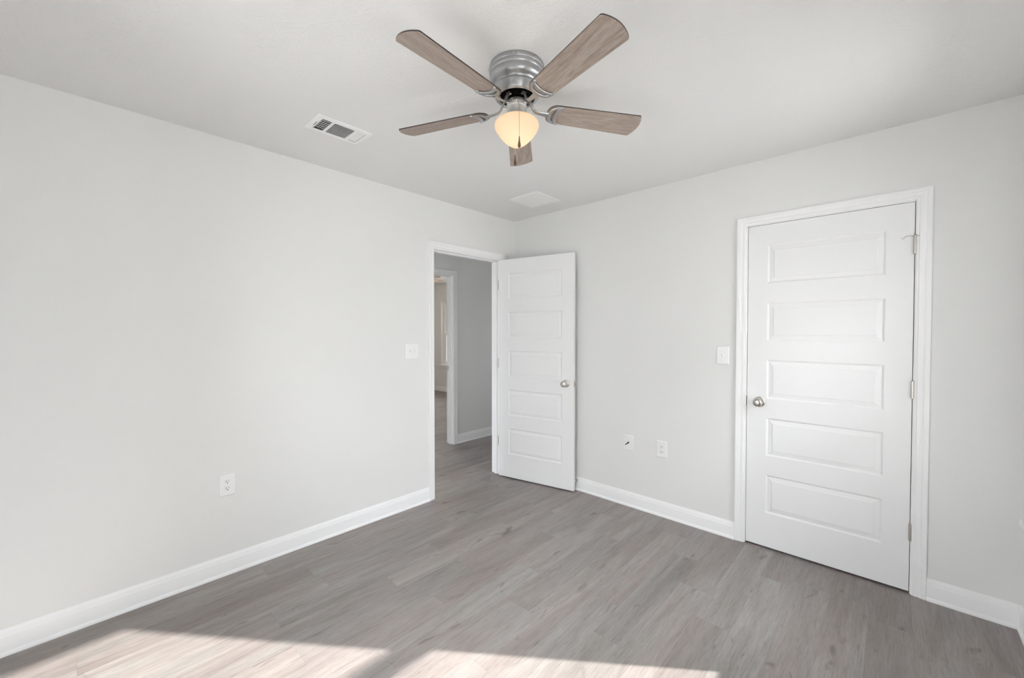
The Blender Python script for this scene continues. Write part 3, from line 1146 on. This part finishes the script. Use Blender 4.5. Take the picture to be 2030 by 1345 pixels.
RL = PI / 2      # plates on the left wall face +x
o = plate('light_switch', (0.0002, -1.176, 1.2185), RL, 0.122, 0.119, 'white two-gang switch plate on the left wall beside the open doorway', 'light switch')
toggle(o, -0.023)
m = MB()
m.box(0.023 - 0.0125, 0.023 + 0.0125, -0.0072, -0.0058, -0.024, 0.024)
m.box(0.023 - 0.004, 0.023 + 0.004, -0.0098, -0.0070, -0.016, 0.016)
m.build('fan_control_slider', M_PLATE, o, bevel=0.0005)
screw(o, 0.023, 0.041)
screw(o, 0.023, -0.041)
o = plate('light_switch', (1.9062, -0.0002, 1.2155), 0, 0.079, 0.121, 'white single toggle switch plate just left of the closed closet door', 'light switch')
toggle(o, 0.0)
o = plate('power_outlet', (0.0002, -2.3935, 0.5068), RL, 0.079, 0.122, 'white duplex outlet low on the left wall', 'power outlet')
socket(o, 0.0195)
socket(o, -0.0195)
screw(o, 0, 0)
o = plate('power_outlet', (1.4943, -0.0002, 0.4990), 0, 0.080, 0.122, 'white duplex outlet right of the cable plate on the back wall', 'power outlet')
socket(o, 0.0195)
socket(o, -0.0195)
screw(o, 0, 0)
o = plate('cable_outlet', (1.2270, -0.0002, 0.4985), 0, 0.081, 0.122, 'white cover plate with a short black cable end sticking out', 'cable outlet')
m = MB()
m.lathe([(0.009, 0), (0.0095, 0.002), (0.007, 0.0032), (0.0, 0.0032)], 24, Matrix.Translation((0, -0.0058, 0)) @ Matrix.Rotation(PI / 2, 4, 'X'))
m.build('bushing', M_PLATE, o, smooth=40)
m = MB()
m.tube([(0.003, -0.006, 0.003), (0.001, -0.012, 0.0015), (-0.004, -0.026, -0.004), (-0.008, -0.040, -0.0085)], 0.0034, 14)
m.tube([(0.003, -0.0075, 0.003), (0.0015, -0.0125, 0.0017)], 0.0056, 16)
cb2 = m.build('cable_end', M_BLACK, o, smooth=50)
cb2['label'] = 'short black cable end'
screw(o, 0, 0.041)
screw(o, 0, -0.041)


# ------------------------------------------------------------------ ceiling vents
def supply_register():
    x0, x1, y0, y1 = 0.464, 0.6575, -2.1335, -1.8400
    root = empty('ceiling_vent', ((x0 + x1) / 2, (y0 + y1) / 2, H))
    tag(root, 'white rectangular supply register on the ceiling with louvres over a shade-dark sheet', 'ceiling vent')
    cx_, cy_ = (x0 + x1) / 2, (y0 + y1) / 2
    X = lambda v: v - cx_
    Y = lambda v: v - cy_
    # frame plate with three openings
    t = -0.0065
    sx0, sx1 = 0.4985, 0.6250
    secs = [(-2.1000, -2.0520), (-2.0370, -1.9320), (-1.9140, -1.8700)]
    f = MB()
    # sloped rim
    i = 0.012
    vs = [(X(x0), Y(y0), -0.0003), (X(x1), Y(y0), -0.0003), (X(x1), Y(y1), -0.0003), (X(x0), Y(y1), -0.0003),
          (X(x0), Y(y0), -0.0022), (X(x1), Y(y0), -0.0022), (X(x1), Y(y1), -0.0022), (X(x0), Y(y1), -0.0022),
          (X(x0 + i), Y(y0 + i), t), (X(x1 - i), Y(y0 + i), t), (X(x1 - i), Y(y1 - i), t), (X(x0 + i), Y(y1 - i), t)]
    fs = [(0, 1, 5, 4), (1, 2, 6, 5), (2, 3, 7, 6), (3, 0, 4, 7), (4, 5, 9, 8), (5, 6, 10, 9), (6, 7, 11, 10), (7, 4, 8, 11)]
    f.add(vs, fs)
    tt = -0.0053
    f.box(X(x0 + i), X(sx0), Y(y0 + i), Y(y1 - i), t, tt)
    f.box(X(sx1), X(x1 - i), Y(y0 + i), Y(y1 - i), t, tt)
    ys = [y0 + i] + [v for s in secs for v in s] + [y1 - i]
    for k in range(0, len(ys), 2):
        f.box(X(sx0), X(sx1), Y(ys[k]), Y(ys[k + 1]), t, tt)
    f.build('frame', M_VENT, root)
    bk = MB()
    bk.box(X(x0 + i), X(x1 - i), Y(y0 + i), Y(y1 - i), -0.0012, -0.0004)  # flat dark sheet, its colour stands in for the shade inside the duct
    b_ = bk.build('duct_shade_sheet', M_DUCT, root)
    b_['label'] = 'dark sheet for the shade in the duct behind the louvres'

    def blade_lv(along, a0, a1, c, tilt, wid=0.0085):
        m = MB()
        dz = wid * math.cos(tilt) / 2
        dc = wid * math.sin(tilt) / 2
        zc = t + 0.0026
        dz = min(dz, 0.0025)
        th = 0.0005
        P = []
        for e in (a0, a1):
            for s in (-1, 1):
                for q in (-th, th):
                    P.append((e, c + s * dc + q, zc + s * dz * -1))
        if along == 'y':
            P = [(b, a, zz) for a, b, zz in P]
        m.add(P, [(0, 2, 3, 1), (4, 5, 7, 6), (0, 1, 5, 4), (2, 6, 7, 3), (0, 4, 6, 2), (1, 3, 7, 5)])
        m.build('louvre', M_VENT, root)
    n = 12
    for k in range(n):
        c = sx0 + (sx1 - sx0) * (k + 0.5) / n
        blade_lv('y', Y(secs[1][0]), Y(secs[1][1]), X(c), math.radians(35), 0.0055)
    for k in range(4):
        c = secs[2][0] + (secs[2][1] - secs[2][0]) * (k + 0.5) / 4
        blade_lv('x', X(sx0), X(sx1), Y(c), math.radians(66), 0.0078)
    for k in range(4):
        c = secs[0][0] + (secs[0][1] - secs[0][0]) * (k + 0.5) / 4
        blade_lv('x', X(sx0), X(sx1), Y(c), math.radians(-40), 0.0050)
    for k in range(1, 6):
        c = sx0 + (sx1 - sx0) * k / 6
        m = MB()
        m.box(X(c) - 0.0009, X(c) + 0.0009, Y(secs[0][0]), Y(secs[0][1]), -0.0040, -0.0014)
        m.build('damper_vane', M_VENT, root)
    m = MB()
    m.box(X(0.508), X(0.516), Y(-2.110), Y(-2.1065), t - 0.012, t + 0.001)
    m.box(X(0.506), X(0.518), Y(-2.112), Y(-2.1045), t - 0.014, t - 0.009)
    l_ = m.build('damper_lever', M_PLATE, root, bevel=0.0008)
    m = MB()
    m.box(X(0.528), X(0.575), Y(-2.1110), Y(-2.1080), t - 0.0002, t + 0.0003)
    m.build('lever_slot', M_DARK, root)


supply_register()


def return_grille():
    x0, x1, y0, y1 = 0.4308, 0.7290, -0.5382, -0.2355
    cx_, cy_ = (x0 + x1) / 2, (y0 + y1) / 2
    root = empty('return_vent', (cx_, cy_, H))
    tag(root, 'plain white square return grille on the ceiling above the open door', 'ceiling vent')
    w, h = (x1 - x0) / 2, (y1 - y0) / 2
    f = MB()
    i, t = 0.022, -0.007
    vs = []
    for a, zz in ((0, -0.0003), (0, -0.0025), (0.006, t), (i, t), (i, -0.0015)):
        vs += [(-w + a, -h + a, zz), (w - a, -h + a, zz), (w - a, h - a, zz), (-w + a, h - a, zz)]
    fs = []
    for k in range(4):
        for q in range(4):
            r = (q + 1) % 4
            fs.append((4 * k + q, 4 * k + r, 4 * k + 4 + r, 4 * k + 4 + q))
    f.add(vs, fs)
    f.build('frame', M_VENT, root)
    b = MB()
    b.box(-w + 0.02, w - 0.02, -h + 0.02, h - 0.02, -0.0012, -0.0004)
    b.build('backing', M_VENT, root)
    # broad angled slats along y, with a wider gap in three places
    a0, a1 = -w + i, w - i
    n = 11
    for k in range(n):
        c = a0 + (a1 - a0) * (k + 0.5) / n
        s = (a1 - a0) / n
        wd = s * (0.40 if k % 4 == 1 else 0.49)
        m = MB()
        m.add([(c - wd, -h + i, t + 0.0010), (c + wd, -h + i, t + 0.0045), (c + wd, h - i, t + 0.0045), (c - wd, h - i, t + 0.0010),
               (c - wd, -h + i, t + 0.0017), (c + wd, -h + i, t + 0.0052), (c + wd, h - i, t + 0.0052), (c - wd, h - i, t + 0.0017)],
              [(0, 1, 2, 3), (4, 5, 6, 7), (0, 1, 5, 4), (1, 2, 6, 5), (2, 3, 7, 6), (3, 0, 4, 7)])
        m.build('slat', M_VENT, root)


return_grille()

sc.cycles.max_bounces = 12
sc.cycles.diffuse_bounces = 8
sc.cycles.use_denoising = True
sc.cycles.sample_clamp_indirect = 6.0
